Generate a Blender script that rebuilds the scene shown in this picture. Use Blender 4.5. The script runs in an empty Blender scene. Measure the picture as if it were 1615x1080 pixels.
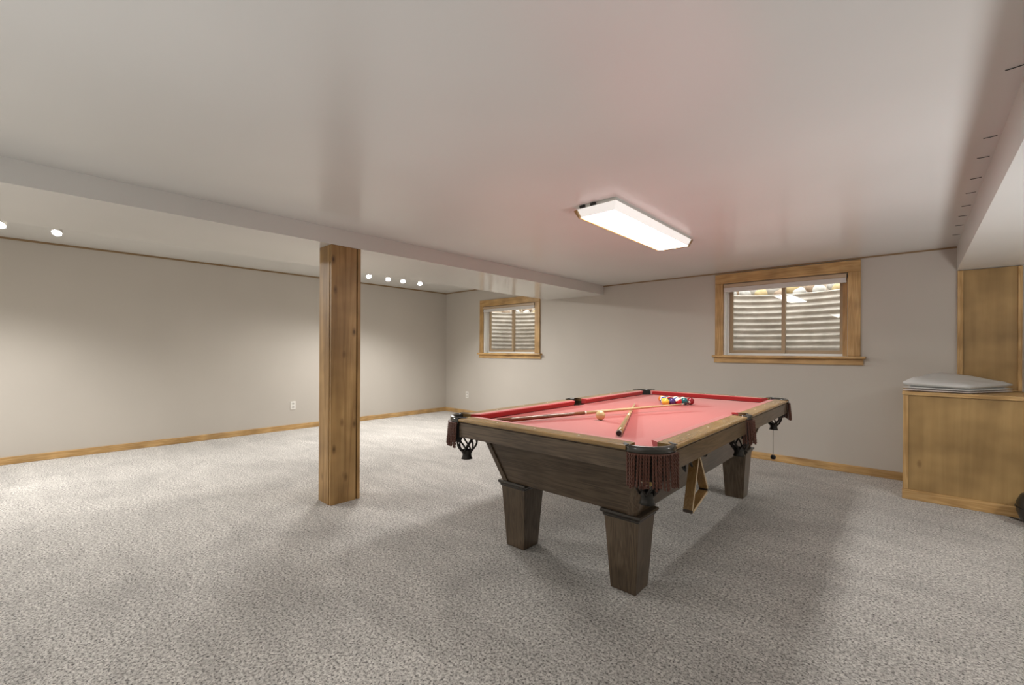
import bpy, math, random
from math import sin, cos, pi, radians
from mathutils import Vector, Matrix
random.seed(7)
S = bpy.context.scene
C = S.collection

# ------------------------------------------------------------------ camera
CAM_H = 1.2
F_PX, YAW, ROLL, HOR = 686.617, 0.7466, 0.0049, 553.6
cd = bpy.data.cameras.new('camera')
cam = bpy.data.objects.new('camera', cd)
C.objects.link(cam)
fw = Vector((-sin(YAW), cos(YAW), 0)); rt = Vector((cos(YAW), sin(YAW), 0)); up = Vector((0, 0, 1))
R_ = cos(ROLL) * rt + sin(ROLL) * up
U_ = cos(ROLL) * up - sin(ROLL) * rt
cam.matrix_world = Matrix(((R_.x, U_.x, -fw.x, 0), (R_.y, U_.y, -fw.y, 0), (R_.z, U_.z, -fw.z, CAM_H), (0, 0, 0, 1)))
cd.sensor_fit = 'HORIZONTAL'
cd.sensor_width = 36.0
cd.lens = F_PX * 36.0 / 1615.0
cd.shift_y = (HOR - 540.0) / 1615.0
cd.clip_start = 0.02
S.camera = cam

# ------------------------------------------------------------------ sky, exposure
W = bpy.data.worlds.new('sky'); S.world = W; W.use_nodes = True
wn = W.node_tree.nodes; wl = W.node_tree.links; wn.clear()
wo = wn.new('ShaderNodeOutputWorld'); wb = wn.new('ShaderNodeBackground')
wb.inputs['Color'].default_value = (0.97, 0.99, 1.0, 1)      # bright even overcast
wb.inputs['Strength'].default_value = 2.8
wl.new(wb.outputs[0], wo.inputs[0])
vs = S.view_settings
vs.view_transform = 'Standard'; vs.look = 'None'; vs.gamma = 1.0; vs.use_curve_mapping = False
vs.exposure = 0.9
LENS_EMIT = 20.0       # fluorescent lens over the table
LENS_SIDE = 0.30
TRACK_W = 54.0         # each track lamp
TRACK_GLOW = 60.0
FILL_UP_W = 72.0          # unseen fill light added on the floor behind the camera
BACK_FILL_EMIT = 7.0      # unseen fixture copy added behind the camera as fill

# ------------------------------------------------------------------ node helpers
def srgb(r, g, b):
    f = lambda v: (v / 255 / 12.92) if v / 255 <= 0.04045 else ((v / 255 + 0.055) / 1.055) ** 2.4
    return (f(r), f(g), f(b), 1)

def mat(name):
    m = bpy.data.materials.new(name); m.use_nodes = True
    n = m.node_tree.nodes; l = m.node_tree.links
    return m, n, l, n['Principled BSDF']

def plain(name, col, rough=0.5, metal=0.0, spec=0.5, emit=None, es=0.0, coat=0.0, sheen=0.0):
    m, n, l, p = mat(name)
    p.inputs['Base Color'].default_value = col
    p.inputs['Roughness'].default_value = rough
    p.inputs['Metallic'].default_value = metal
    p.inputs['Specular IOR Level'].default_value = spec
    p.inputs['Coat Weight'].default_value = coat
    p.inputs['Sheen Weight'].default_value = sheen
    if emit:
        p.inputs['Emission Color'].default_value = emit
        p.inputs['Emission Strength'].default_value = es
    return m

def ramp(n, stops):
    r = n.new('ShaderNodeValToRGB'); e = r.color_ramp.elements
    while len(e) < len(stops): e.new(0.5)
    for i, (p, c) in enumerate(stops): e[i].position = p; e[i].color = c
    return r

def coords(n, l, scale, src='Object'):
    t = n.new('ShaderNodeTexCoord'); mp = n.new('ShaderNodeMapping')
    mp.inputs['Scale'].default_value = scale
    l.new(t.outputs[src], mp.inputs['Vector'])
    return mp

def noise(n, l, vec, scale, detail=4, rough=0.55, dist=0.0):
    t = n.new('ShaderNodeTexNoise')
    t.inputs['Scale'].default_value = scale; t.inputs['Detail'].default_value = detail
    t.inputs['Roughness'].default_value = rough; t.inputs['Distortion'].default_value = dist
    l.new(vec.outputs[0], t.inputs['Vector'])
    return t

def mixc(n, l, a, b, fac, mode='MIX'):
    x = n.new('ShaderNodeMix'); x.data_type = 'RGBA'; x.blend_type = mode
    for sock, v in ((x.inputs[0], fac), (x.inputs[6], a), (x.inputs[7], b)):
        if hasattr(v, 'is_output') or isinstance(v, bpy.types.NodeSocket): l.new(v, sock)
        else: sock.default_value = v
    return x.outputs[2]

def bump(n, l, p, h, strength, dist=0.01):
    b = n.new('ShaderNodeBump'); b.inputs['Strength'].default_value = strength; b.inputs['Distance'].default_value = dist
    l.new(h, b.inputs['Height']); l.new(b.outputs[0], p.inputs['Normal'])

def wood(name, dark, mid, light, axis, rough=0.4, grain=1.0, knots=0.0, coat=0.0, figure=3.0, ksize=1.0):
    """Stained wood, grain running along the local axis 0/1/2."""
    m, n, l, p = mat(name)
    sc = [9 * grain] * 3; sc[axis] = 0.55 * grain
    v = coords(n, l, sc)
    big = noise(n, l, v, figure, 3, 0.5, 1.2)
    wv = n.new('ShaderNodeMath'); wv.operation = 'MULTIPLY'; wv.inputs[1].default_value = 9.0
    l.new(big.outputs[0], wv.inputs[0])
    fr = n.new('ShaderNodeMath'); fr.operation = 'PINGPONG'; fr.inputs[1].default_value = 1.0
    l.new(wv.outputs[0], fr.inputs[0])
    sf = [70 * grain] * 3; sf[axis] = 2.2 * grain
    vf = coords(n, l, sf)
    fine = noise(n, l, vf, 3.0, 5, 0.65)
    ad = n.new('ShaderNodeMath'); ad.operation = 'MULTIPLY_ADD'; ad.inputs[1].default_value = 0.5
    l.new(fr.outputs[0], ad.inputs[0]); 
    hf = n.new('ShaderNodeMath'); hf.operation = 'MULTIPLY'; hf.inputs[1].default_value = 0.6
    l.new(fine.outputs[0], hf.inputs[0]); l.new(hf.outputs[0], ad.inputs[2])
    rp = ramp(n, [(0.18, dark), (0.5, mid), (0.82, light)])
    l.new(ad.outputs[0], rp.inputs[0])
    col = rp.outputs[0]
    vb = coords(n, l, (2.2, 2.2, 2.2)); blot = noise(n, l, vb, 1.6, 2)
    br = ramp(n, [(0.35, (0.72, 0.7, 0.66, 1)), (0.65, (1.08, 1.08, 1.08, 1))])
    l.new(blot.outputs[0], br.inputs[0])
    col = mixc(n, l, col, br.outputs[0], 1.0, 'MULTIPLY')
    if knots:
        sk = [5.5] * 3; sk[axis] = 2.6
        vk = coords(n, l, sk); vo = n.new('ShaderNodeTexVoronoi'); vo.inputs['Scale'].default_value = knots
        vo.inputs['Randomness'].default_value = 0.9
        l.new(vk.outputs[0], vo.inputs['Vector'])
        kr = ramp(n, [(0.05 * ksize, (0.12, 0.09, 0.07, 1)), (0.12 * ksize, (0.55, 0.5, 0.45, 1)), (0.24 * ksize, (1, 1, 1, 1))])
        l.new(vo.outputs['Distance'], kr.inputs[0])
        col = mixc(n, l, col, kr.outputs[0], 0.85, 'MULTIPLY')
    l.new(col, p.inputs['Base Color'])
    p.inputs['Roughness'].default_value = rough
    p.inputs['Coat Weight'].default_value = coat; p.inputs['Coat Roughness'].default_value = 0.2
    bump(n, l, p, fine.outputs[0], 0.12, 0.004)
    return m

def paint(name, col, rough, bumpy=0.05, spec=0.5, scale=60):
    m, n, l, p = mat(name)
    v = coords(n, l, (1, 1, 1)); t = noise(n, l, v, scale, 4, 0.6); t2 = noise(n, l, v, 0.9, 2)
    rp = ramp(n, [(0.3, tuple(c * 0.96 for c in col[:3]) + (1,)), (0.7, tuple(c * 1.03 for c in col[:3]) + (1,))])
    l.new(t2.outputs[0], rp.inputs[0]); l.new(rp.outputs[0], p.inputs['Base Color'])
    p.inputs['Roughness'].default_value = rough; p.inputs['Specular IOR Level'].default_value = spec
    bump(n, l, p, t.outputs[0], bumpy, 0.002)
    return m

M = {}
M['wall'] = paint('wall_paint', (0.53, 0.492, 0.442, 1), 0.55, 0.06, 0.35)
M['ceil'] = paint('ceiling_gloss_paint', (0.70, 0.70, 0.68, 1), 0.24, 0.035, 0.5, 40)
M['beam'] = paint('beam_gloss_paint', (0.72, 0.71, 0.68, 1), 0.15, 0.03, 0.5, 40)

def carpet():
    m, n, l, p = mat('speckled_carpet')
    v = coords(n, l, (1, 1, 1))
    a = noise(n, l, v, 100, 4, 0.75); b = noise(n, l, v, 55, 3, 0.6); c = noise(n, l, v, 1.3, 3, 0.55, 0.8)
    vs_ = coords(n, l, (1.2, 4.0, 1)); d = noise(n, l, vs_, 1.6, 3, 0.6, 0.6)
    ra = ramp(n, [(0.375, (0.03, 0.026, 0.022, 1)), (0.45, (0.40, 0.374, 0.345, 1)), (0.54, (0.69, 0.66, 0.62, 1))])
    l.new(a.outputs[0], ra.inputs[0])
    rb = ramp(n, [(0.36, (0.62, 0.61, 0.6, 1)), (0.6, (1.1, 1.1, 1.1, 1))]); l.new(b.outputs[0], rb.inputs[0])
    rc = ramp(n, [(0.35, (0.88, 0.88, 0.88, 1)), (0.65, (1.1, 1.1, 1.1, 1))]); l.new(c.outputs[0], rc.inputs[0])
    rd = ramp(n, [(0.38, (0.93, 0.93, 0.93, 1)), (0.6, (1.06, 1.06, 1.06, 1))]); l.new(d.outputs[0], rd.inputs[0])
    x = mixc(n, l, ra.outputs[0], rb.outputs[0], 0.8, 'MULTIPLY')
    x = mixc(n, l, x, rc.outputs[0], 1.0, 'MULTIPLY'); x = mixc(n, l, x, rd.outputs[0], 1.0, 'MULTIPLY')
    l.new(x, p.inputs['Base Color'])
    p.inputs['Roughness'].default_value = 0.95; p.inputs['Specular IOR Level'].default_value = 0.1
    p.inputs['Sheen Weight'].default_value = 0.25
    bump(n, l, p, a.outputs[0], 0.9, 0.012)
    return m
M['carpet'] = carpet()

tD, tM, tL = (0.058, 0.039, 0.024, 1), (0.10, 0.069, 0.043, 1), (0.14, 0.10, 0.064, 1)
M['oak_x'] = wood('dark_oak_along_x', tD, tM, tL, 0, 0.32, 1.0, coat=0.25)
M['oak_y'] = wood('dark_oak_along_y', tD, tM, tL, 1, 0.32, 1.0, coat=0.25)
M['oak_z'] = wood('dark_oak_along_z', tD, tM, tL, 2, 0.32, 1.0, coat=0.25)
rD, rM, rL = (0.29, 0.178, 0.066, 1), (0.36, 0.225, 0.088, 1), (0.42, 0.275, 0.115, 1)
M['rail_x'] = wood('oak_rail_along_x', rD, rM, rL, 0, 0.24, 1.0, coat=0.4)
M['rail_y'] = wood('oak_rail_along_y', rD, rM, rL, 1, 0.24, 1.0, coat=0.4)
M['oak_black'] = plain('ebonised_moulding', (0.022, 0.017, 0.013, 1), 0.3, coat=0.3)
pD, pM, pL = (0.42, 0.245, 0.09, 1), (0.53, 0.325, 0.13, 1), (0.62, 0.41, 0.19, 1)
M['pine_x'] = wood('pine_along_x', pD, pM, pL, 0, 0.42, 0.8, 0.5)
M['pine_y'] = wood('pine_along_y', pD, pM, pL, 1, 0.42, 0.8, 0.5)
M['pine_z'] = wood('pine_along_z', pD, pM, pL, 2, 0.42, 0.8, 0.5)
M['post'] = wood('stained_post_boards', (0.27, 0.150, 0.052, 1), (0.40, 0.238, 0.090, 1), (0.48, 0.30, 0.125, 1), 2, 0.5, 0.38, 1.5, figure=1.5, ksize=0.75)
M['ply'] = wood('honey_plywood', (0.36, 0.228, 0.090, 1), (0.39, 0.25, 0.101, 1), (0.42, 0.274, 0.114, 1), 2, 0.45, 0.4, 1.0, figure=1.2, ksize=0.5)
M['trimdark'] = plain('brown_strip', (0.26, 0.17, 0.085, 1), 0.6)
M['shadowgap'] = plain('dark_gap', (0.01, 0.008, 0.006, 1), 0.9)
M['white'] = plain('white_plastic', (0.78, 0.76, 0.72, 1), 0.4)
M['slot'] = plain('socket_face', (0.52, 0.50, 0.46, 1), 0.45)
M['slotdark'] = plain('socket_slot', (0.03, 0.03, 0.03, 1), 0.6)
M['black'] = plain('black_leather', (0.014, 0.013, 0.011, 1), 0.35)
M['iron'] = plain('pocket_leather', (0.035, 0.032, 0.026, 1), 0.22, coat=0.5)
M['iron_black'] = plain('black_iron', (0.008, 0.008, 0.008, 1), 0.4)
M['liner'] = plain('pocket_liner', (0.012, 0.012, 0.01, 1), 0.5)
M['strap'] = plain('net_straps', (0.016, 0.012, 0.009, 1), 0.4)
M['cord'] = plain('maroon_fringe_cord', (0.115, 0.042, 0.026, 1), 0.45)
M['maple'] = wood('maple_shaft', (0.62, 0.42, 0.20, 1), (0.70, 0.50, 0.26, 1), (0.76, 0.57, 0.33, 1), 2, 0.25, 1.5, coat=0.4)
M['butt_dark'] = wood('rosewood_butt', (0.13, 0.045, 0.018, 1), (0.22, 0.085, 0.03, 1), (0.30, 0.13, 0.05, 1), 2, 0.2, 1.5, coat=0.6)
M['butt_tan'] = wood('tan_butt', (0.46, 0.26, 0.08, 1), (0.56, 0.34, 0.12, 1), (0.64, 0.42, 0.17, 1), 2, 0.2, 1.5, coat=0.6)
M['ferrule'] = plain('ivory_ferrule', (0.75, 0.70, 0.6, 1), 0.3)
M['tip'] = plain('blue_chalked_tip', (0.25, 0.2, 0.16, 1), 0.8)
M['rack_wood'] = wood('rack_wood', (0.24, 0.13, 0.045, 1), (0.33, 0.19, 0.07, 1), (0.40, 0.25, 0.10, 1), 2, 0.35, 1.2)
M['rack_edge'] = plain('pale_rack_edge', (0.55, 0.42, 0.26, 1), 0.5)
M['rack_wrap'] = plain('dark_corner_wrap', (0.06, 0.045, 0.033, 1), 0.5)
M['vinyl'] = plain('almond_window_vinyl', (0.40, 0.29, 0.175, 1), 0.45)
M['vinyl_white'] = plain('white_window_track', (0.80, 0.79, 0.76, 1), 0.4)
M['blind'] = plain('tan_blind_rail', (0.50, 0.38, 0.26, 1), 0.4)
M['shade'] = plain('white_folded_shade', (0.74, 0.71, 0.68, 1), 0.7)
M['cover'] = plain('grey_vinyl_cover', (0.60, 0.60, 0.585, 1), 0.42)
M['cover_pink'] = plain('pale_lining', (0.62, 0.55, 0.52, 1), 0.6)
M['track'] = plain('track_white_metal', (0.7, 0.68, 0.64, 1), 0.4)
M['pan'] = plain('fixture_white_metal', (0.62, 0.62, 0.58, 1), 0.45)

def felt(name, ca, cb, sheen):
    m, n, l, p = mat(name)
    v = coords(n, l, (1, 1, 1)); t = noise(n, l, v, 400, 3, 0.7); t2 = noise(n, l, v, 1.5, 2)
    rp = ramp(n, [(0.3, ca), (0.7, cb)])
    l.new(t2.outputs[0], rp.inputs[0]); l.new(rp.outputs[0], p.inputs['Base Color'])
    p.inputs['Roughness'].default_value = 0.8; p.inputs['Specular IOR Level'].default_value = 0.3
    p.inputs['Sheen Weight'].default_value = sheen; p.inputs['Sheen Roughness'].default_value = 0.36
    p.inputs['Sheen Tint'].default_value = (1.0, 0.80, 0.76, 1)
    bump(n, l, p, t.outputs[0], 0.08, 0.001)
    return m
M['felt'] = felt('red_billiard_cloth', (0.44, 0.040, 0.042, 1), (0.49, 0.048, 0.049, 1), 1.0)
M['cushion'] = M['felt']

def glass():
    m, n, l, p = mat('window_glass'); n.remove(p)
    o = n['Material Output']; tr = n.new('ShaderNodeBsdfTransparent'); gl = n.new('ShaderNodeBsdfGlossy')
    gl.inputs['Roughness'].default_value = 0.01; tr.inputs[0].default_value = (0.96, 0.97, 0.96, 1)
    ge = n.new('ShaderNodeNewGeometry'); dt = n.new('ShaderNodeVectorMath'); dt.operation = 'DOT_PRODUCT'
    l.new(ge.outputs['Normal'], dt.inputs[0]); l.new(ge.outputs['Incoming'], dt.inputs[1])
    def mth(op, x, y):
        k = n.new('ShaderNodeMath'); k.operation = op
        for i, v in enumerate((x, y)):
            if v is None: continue
            if isinstance(v, float): k.inputs[i].default_value = v
            else: l.new(v, k.inputs[i])
        return k.outputs[0]
    ca = mth('ABSOLUTE', dt.outputs['Value'], None)
    fr = mth('POWER', mth('SUBTRACT', 1.0, ca), 5.0)          # Schlick reflectance, the same from both faces
    fac = mth('ADD', mth('MULTIPLY', fr, 0.95), 0.045)
    mx = n.new('ShaderNodeMixShader'); l.new(fac, mx.inputs[0]); l.new(tr.outputs[0], mx.inputs[1]); l.new(gl.outputs[0], mx.inputs[2])
    l.new(mx.outputs[0], o.inputs[0])
    return m
M['glass'] = glass()

def lens_mat(name, strength):
    m, n, l, p = mat(name)
    p.inputs['Base Color'].default_value = (0.75, 0.75, 0.70, 1); p.inputs['Roughness'].default_value = 0.35
    p.inputs['Emission Color'].default_value = (1.0, 0.985, 0.955, 1); p.inputs['Emission Strength'].default_value = strength
    return m
M['lens'] = lens_mat('glowing_acrylic_lens', LENS_EMIT)
M['fill_lens_back'] = lens_mat('fill_lens_behind', BACK_FILL_EMIT)
M['lens_side'] = lens_mat('acrylic_lens_side', LENS_SIDE)
M['lamp'] = plain('lit_track_lamp', (1, 0.95, 0.85, 1), 0.4, emit=(1.0, 0.93, 0.80, 1), es=TRACK_GLOW)

def steel():
    m, n, l, p = mat('galvanised_corrugated_steel')
    v = coords(n, l, (1, 1, 1)); t = noise(n, l, v, 6, 4, 0.6)
    rp = ramp(n, [(0.3, (0.40, 0.35, 0.295, 1)), (0.7, (0.62, 0.56, 0.495, 1))])
    l.new(t.outputs[0], rp.inputs[0]); l.new(rp.outputs[0], p.inputs['Base Color'])
    p.inputs['Roughness'].default_value = 0.5; p.inputs['Metallic'].default_value = 0.25
    return m
M['steel'] = steel()

def stony(name, a, b, scale, bmp=0.6):
    m, n, l, p = mat(name)
    v = coords(n, l, (1, 1, 1)); t = noise(n, l, v, scale, 5, 0.65)
    rp = ramp(n, [(0.3, a), (0.7, b)]); l.new(t.outputs[0], rp.inputs[0]); l.new(rp.outputs[0], p.inputs['Base Color'])
    p.inputs['Roughness'].default_value = 0.85; bump(n, l, p, t.outputs[0], bmp, 0.01)
    return m
M['rock_pale'] = stony('pale_stone', (0.36, 0.34, 0.31, 1), (0.58, 0.555, 0.52, 1), 9)
M['rock_brown'] = stony('brown_stone', (0.22, 0.15, 0.10, 1), (0.44, 0.33, 0.24, 1), 9)
M['rock_gold'] = stony('ochre_stone', (0.34, 0.24, 0.10, 1), (0.60, 0.48, 0.27, 1), 9)
M['soil'] = stony('soil_bank', (0.13, 0.09, 0.06, 1), (0.34, 0.27, 0.19, 1), 22)
M['gravel'] = stony('well_gravel', (0.22, 0.19, 0.16, 1), (0.5, 0.46, 0.42, 1), 45)

# ------------------------------------------------------------------ mesh helpers
class MB:
    def __init__(s): s.v = []; s.f = []; s.sm = []
    def add(s, vs_, fs, smooth=False):
        o = len(s.v); s.v += [tuple(v) for v in vs_]
        for f in fs: s.f.append(tuple(i + o for i in f)); s.sm.append(smooth)
    def box(s, x0, x1, y0, y1, z0, z1):
        s.add([(x0, y0, z0), (x1, y0, z0), (x1, y1, z0), (x0, y1, z0), (x0, y0, z1), (x1, y0, z1), (x1, y1, z1), (x0, y1, z1)],
              [(0, 3, 2, 1), (4, 5, 6, 7), (0, 1, 5, 4), (1, 2, 6, 5), (2, 3, 7, 6), (3, 0, 4, 7)])
    def loft(s, rings, cap=True, smooth=False, closed=True):
        n = len(rings[0]); vs_ = [p for r in rings for p in r]; fs = []
        for i in range(len(rings) - 1):
            for j in range(n if closed else n - 1):
                k = (j + 1) % n
                fs.append((i * n + j, i * n + k, (i + 1) * n + k, (i + 1) * n + j))
        s.add(vs_, fs, smooth)
        if cap:
            s.add(rings[0], [tuple(reversed(range(n)))]); s.add(rings[-1], [tuple(range(n))])
    def tube(s, pts, r, sides=8, cap=True, smooth=True):
        pts = [Vector(p) for p in pts]; rings = []
        rr = r if isinstance(r, (list, tuple)) else [r] * len(pts)
        t0 = (pts[1] - pts[0]).normalized()
        ref = Vector((0, 0, 1)) if abs(t0.z) < 0.9 else Vector((1, 0, 0))
        nrm = t0.cross(ref).normalized()
        for i, p in enumerate(pts):
            t = (pts[min(i + 1, len(pts) - 1)] - pts[max(i - 1, 0)]).normalized()
            nrm = (nrm - t * nrm.dot(t)).normalized(); b = t.cross(nrm)
            rings.append([p + (nrm * cos(2 * pi * j / sides) + b * sin(2 * pi * j / sides)) * rr[i] for j in range(sides)])
        s.loft(rings, cap, smooth)
    def lathe(s, prof, sides=24, origin=(0, 0, 0), cap=True, smooth=True):
        ox, oy, oz = origin
        rings = [[(ox + r * cos(2 * pi * j / sides), oy + r * sin(2 * pi * j / sides), oz + z) for j in range(sides)] for r, z in prof]
        s.loft(rings, cap, smooth)
    def sphere(s, c, r, seg=24, rings=14):
        prof = [(r * max(sin(pi * i / rings), 1e-4), -r * cos(pi * i / rings)) for i in range(rings + 1)]
        s.lathe(prof, seg, c, cap=False)
    def build(s, name, m, parent=None, bevel=0.0, seg=2):
        me = bpy.data.meshes.new(name); me.from_pydata(s.v, [], s.f)
        me.polygons.foreach_set('use_smooth', s.sm); me.update()
        me.materials.append(M[m] if isinstance(m, str) else m)
        import bmesh
        bm = bmesh.new(); bm.from_mesh(me); bmesh.ops.remove_doubles(bm, verts=bm.verts, dist=1e-6)
        bmesh.ops.recalc_face_normals(bm, faces=bm.faces)
        if bevel:
            eg = [e for e in bm.edges if len(e.link_faces) == 2 and e.calc_face_angle(0) > 0.5]
            bmesh.ops.bevel(bm, geom=eg, offset=bevel, segments=seg, affect='EDGES', profile=0.6)
        bm.to_mesh(me); bm.free()
        return link(name, me, parent)

def link(name, me, parent=None):
    o = bpy.data.objects.new(name, me); C.objects.link(o)
    if parent: o.parent = parent
    return o

def tag(o, label, cat, group=None):
    o['label'] = label; o['category'] = cat
    if group: o['group'] = group
    return o
def thing(name, label, cat, loc=(0, 0, 0), rz=0.0, group=None):
    o = bpy.data.objects.new(name, None); C.objects.link(o); o.location = loc; o.rotation_euler = (0, 0, rz)
    o.empty_display_size = 0.1
    return tag(o, label, cat, group)
def struct(o, label=None):
    o['kind'] = 'structure'
    if label: o['label'] = label
    return o
def part_box(name, m, parent, dims, bevel=0.0):
    b = MB(); b.box(*dims); return b.build(name, m, parent, bevel)

# ------------------------------------------------------------------ the room
XL, YF = -6.896, 5.507
XR, YB = 2.7, -2.8
WT = 0.19                       # wall thickness
ZC, ZCL, ZB, ZS = 2.146, 2.351, 2.019, 1.931
XB, XB2, XS = -3.301, -4.292, 0.27
WIN = [(-1.667, -0.500), (-5.800, -4.578)]     # openings in the far wall
WZ0, WZ1 = 1.165, 2.003

b = MB(); b.box(XL - WT, XR + WT, YB - WT, YF + WT, -0.12, 0.0)
struct(b.build('floor', 'carpet'), 'speckled grey beige wall-to-wall carpet')
b = MB(); b.box(XL - WT, XL, YB - WT, YF + WT, 0, 2.5); struct(b.build('wall_left', 'wall'), 'plain taupe painted side wall washed by the track lamps')
b = MB()
xs = [XL, WIN[1][0], WIN[1][1], WIN[0][0], WIN[0][1], XR]
b.box(XL, XR, YF, YF + WT, 0, WZ0)
b.box(XL, XR, YF, YF + WT, WZ1, 2.5)
for i in (0, 2, 4): b.box(xs[i], xs[i + 1], YF, YF + WT, WZ0, WZ1)
struct(b.build('wall_far', 'wall'), 'taupe painted wall with two basement windows')
b = MB(); b.box(XR, XR + WT, YB - WT, YF + WT, 0, 2.5); struct(b.build('wall_right', 'wall'))
b = MB(); b.box(XL, XR, YB - WT, YB, 0, 2.5); struct(b.build('wall_back', 'wall'))
b = MB(); b.box(XB, XS, YB, YF, ZC, 2.5); struct(b.build('ceiling', 'ceil'), 'semi-gloss grey white painted ceiling')
b = MB(); b.box(XL, XB2, YB, YF, ZCL, 2.5); struct(b.build('ceiling_left', 'ceil'))
b = MB(); b.box(XB2, XB, YB, YF, ZB, 2.5); struct(b.build('ceiling_beam', 'beam'), 'wide boxed-in glossy painted ceiling beam')
b = MB(); b.box(XS, XR, YB, YF, ZS, 2.5); struct(b.build('soffit', 'ceil'), 'lowered painted soffit above the plywood cabinet')

# baseboards and the thin strips under the ceilings
CABX0, CABY = -0.070, 4.85
b = MB(); b.box(XL, XL + 0.016, YB, YF - 0.016, 0, 0.077); struct(b.build('baseboard_left', 'pine_y', bevel=0.004))
b = MB(); b.box(XL, CABX0 - 0.002, YF - 0.016, YF, 0, 0.077); struct(b.build('baseboard_far', 'pine_x', bevel=0.004))
b = MB(); b.box(XL, XL + 0.012, YB, YF - 0.012, ZCL - 0.02, ZCL); struct(b.build('trim_1', 'trimdark'))
b = MB(); b.box(XL, XB2, YF - 0.012, YF, ZCL - 0.018, ZCL); struct(b.build('trim_2', 'trimdark'))
b = MB(); b.box(XB, XS, YF - 0.008, YF, ZC - 0.014, ZC); struct(b.build('trim_3', 'trimdark'))

# ------------------------------------------------------------------ windows
def window(n, x0, x1):
    z0, z1 = WZ0, WZ1
    w = bpy.data.objects.new('window_%d' % n, None); C.objects.link(w); w.location = (x0, YF, z0); struct(w)
    X, Z = x1 - x0, z1 - z0
    def bx(name, m, a, bev=0.003, par=w): return part_box(name, m, par, a, bev)
    t = 0.022
    bx('casing', 'pine_z', (-0.093, -0.004, -t, 0, 0, Z + 0.004))
    bx('casing', 'pine_z', (X + 0.004, X + 0.106, -t, 0, 0, Z + 0.004))
    bx('casing', 'pine_x', (-0.093, X + 0.106, -t, 0, Z + 0.005, 0.958))
    bx('window_sill', 'pine_x', (-0.118, X + 0.149, -0.062, 0.10, -0.028, -0.001), 0.008)
    bx('apron', 'pine_x', (-0.105, X + 0.13, -0.02, 0, -0.088, -0.029))
    # jamb liner in the wall thickness
    bx('jamb', 'vinyl_white', (0, 0.012, 0, 0.10, 0, Z), 0.001)
    bx('jamb', 'pine_z', (X - 0.012, X, 0, 0.10, 0, Z), 0.001)
    bx('jamb', 'pine_x', (0.012, X - 0.012, 0, 0.10, Z - 0.012, Z), 0.001)
    # vinyl slider: outer track, two sashes with their panes
    tr = MB(); tr.box(0, 0.03, 0.10, 0.17, 0, Z); tr.box(X - 0.045, X, 0.10, 0.17, 0, Z)
    tr.box(0.03, X - 0.045, 0.10, 0.17, 0, 0.022); tr.box(0.03, X - 0.045, 0.10, 0.17, Z - 0.03, Z)
    tr.build('track_frame', 'vinyl_white', w, 0.002)
    xm = X * 0.502
    for (a, c, y, wl_, wr_) in ((0.032, xm + 0.02, 0.108, 0.038, 0.034), (xm - 0.02, X - 0.047, 0.140, 0.040, 0.028)):
        s = MB(); s.box(a, a + wl_, y, y + 0.026, 0.024, Z - 0.032); s.box(c - wr_, c, y, y + 0.026, 0.024, Z - 0.032)
        s.box(a + wl_, c - wr_, y, y + 0.026, 0.024, 0.058); s.box(a + wl_, c - wr_, y, y + 0.026, Z - 0.06, Z - 0.032)
        so = s.build('sash', 'vinyl', w, 0.002)
        bx('pane', 'glass', (a + wl_, c - wr_, y + 0.011, y + 0.015, 0.058, Z - 0.06), 0, so)
    bx('stop', 'pine_z', (X - 0.042, X - 0.013, 0.05, 0.095, 0.001, Z - 0.013), 0.002)
    return w
w1 = window(1, *WIN[0]); w1['label'] = 'wood-cased sliding basement window between the light fixture and soffit'
w2 = window(2, *WIN[1]); w2['label'] = 'smaller looking wood-cased sliding window partly behind the ceiling beam'

def blind(x0, x1, label):
    t = thing('window_blind', label, 'blind', (x0, YF, WZ1), 0, 'raised window blinds')
    X = x1 - x0
    part_box('head_rail', 'blind', t, (0.004, X - 0.004, -0.030, 0.03, -0.044, -0.006), 0.004)
    for k in range(4):
        part_box('folded_pleat', 'shade', t, (0.008, X - 0.008, -0.020, 0.02, -0.0535 - k * 0.0085, -0.0455 - k * 0.0085), 0.002)
    part_box('bottom_rail', 'shade', t, (0.006, X - 0.006, -0.022, 0.022, -0.094, -0.080), 0.003)
    part_box('end_cap', 'black', t, (X - 0.0035, X - 0.0005, -0.028, 0.028, -0.046, -0.008))
blind(*WIN[0], 'tan and white blind raised to the top of the window beside the soffit')
blind(*WIN[1], 'tan and white blind raised to the top of the window behind the beam')

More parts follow.
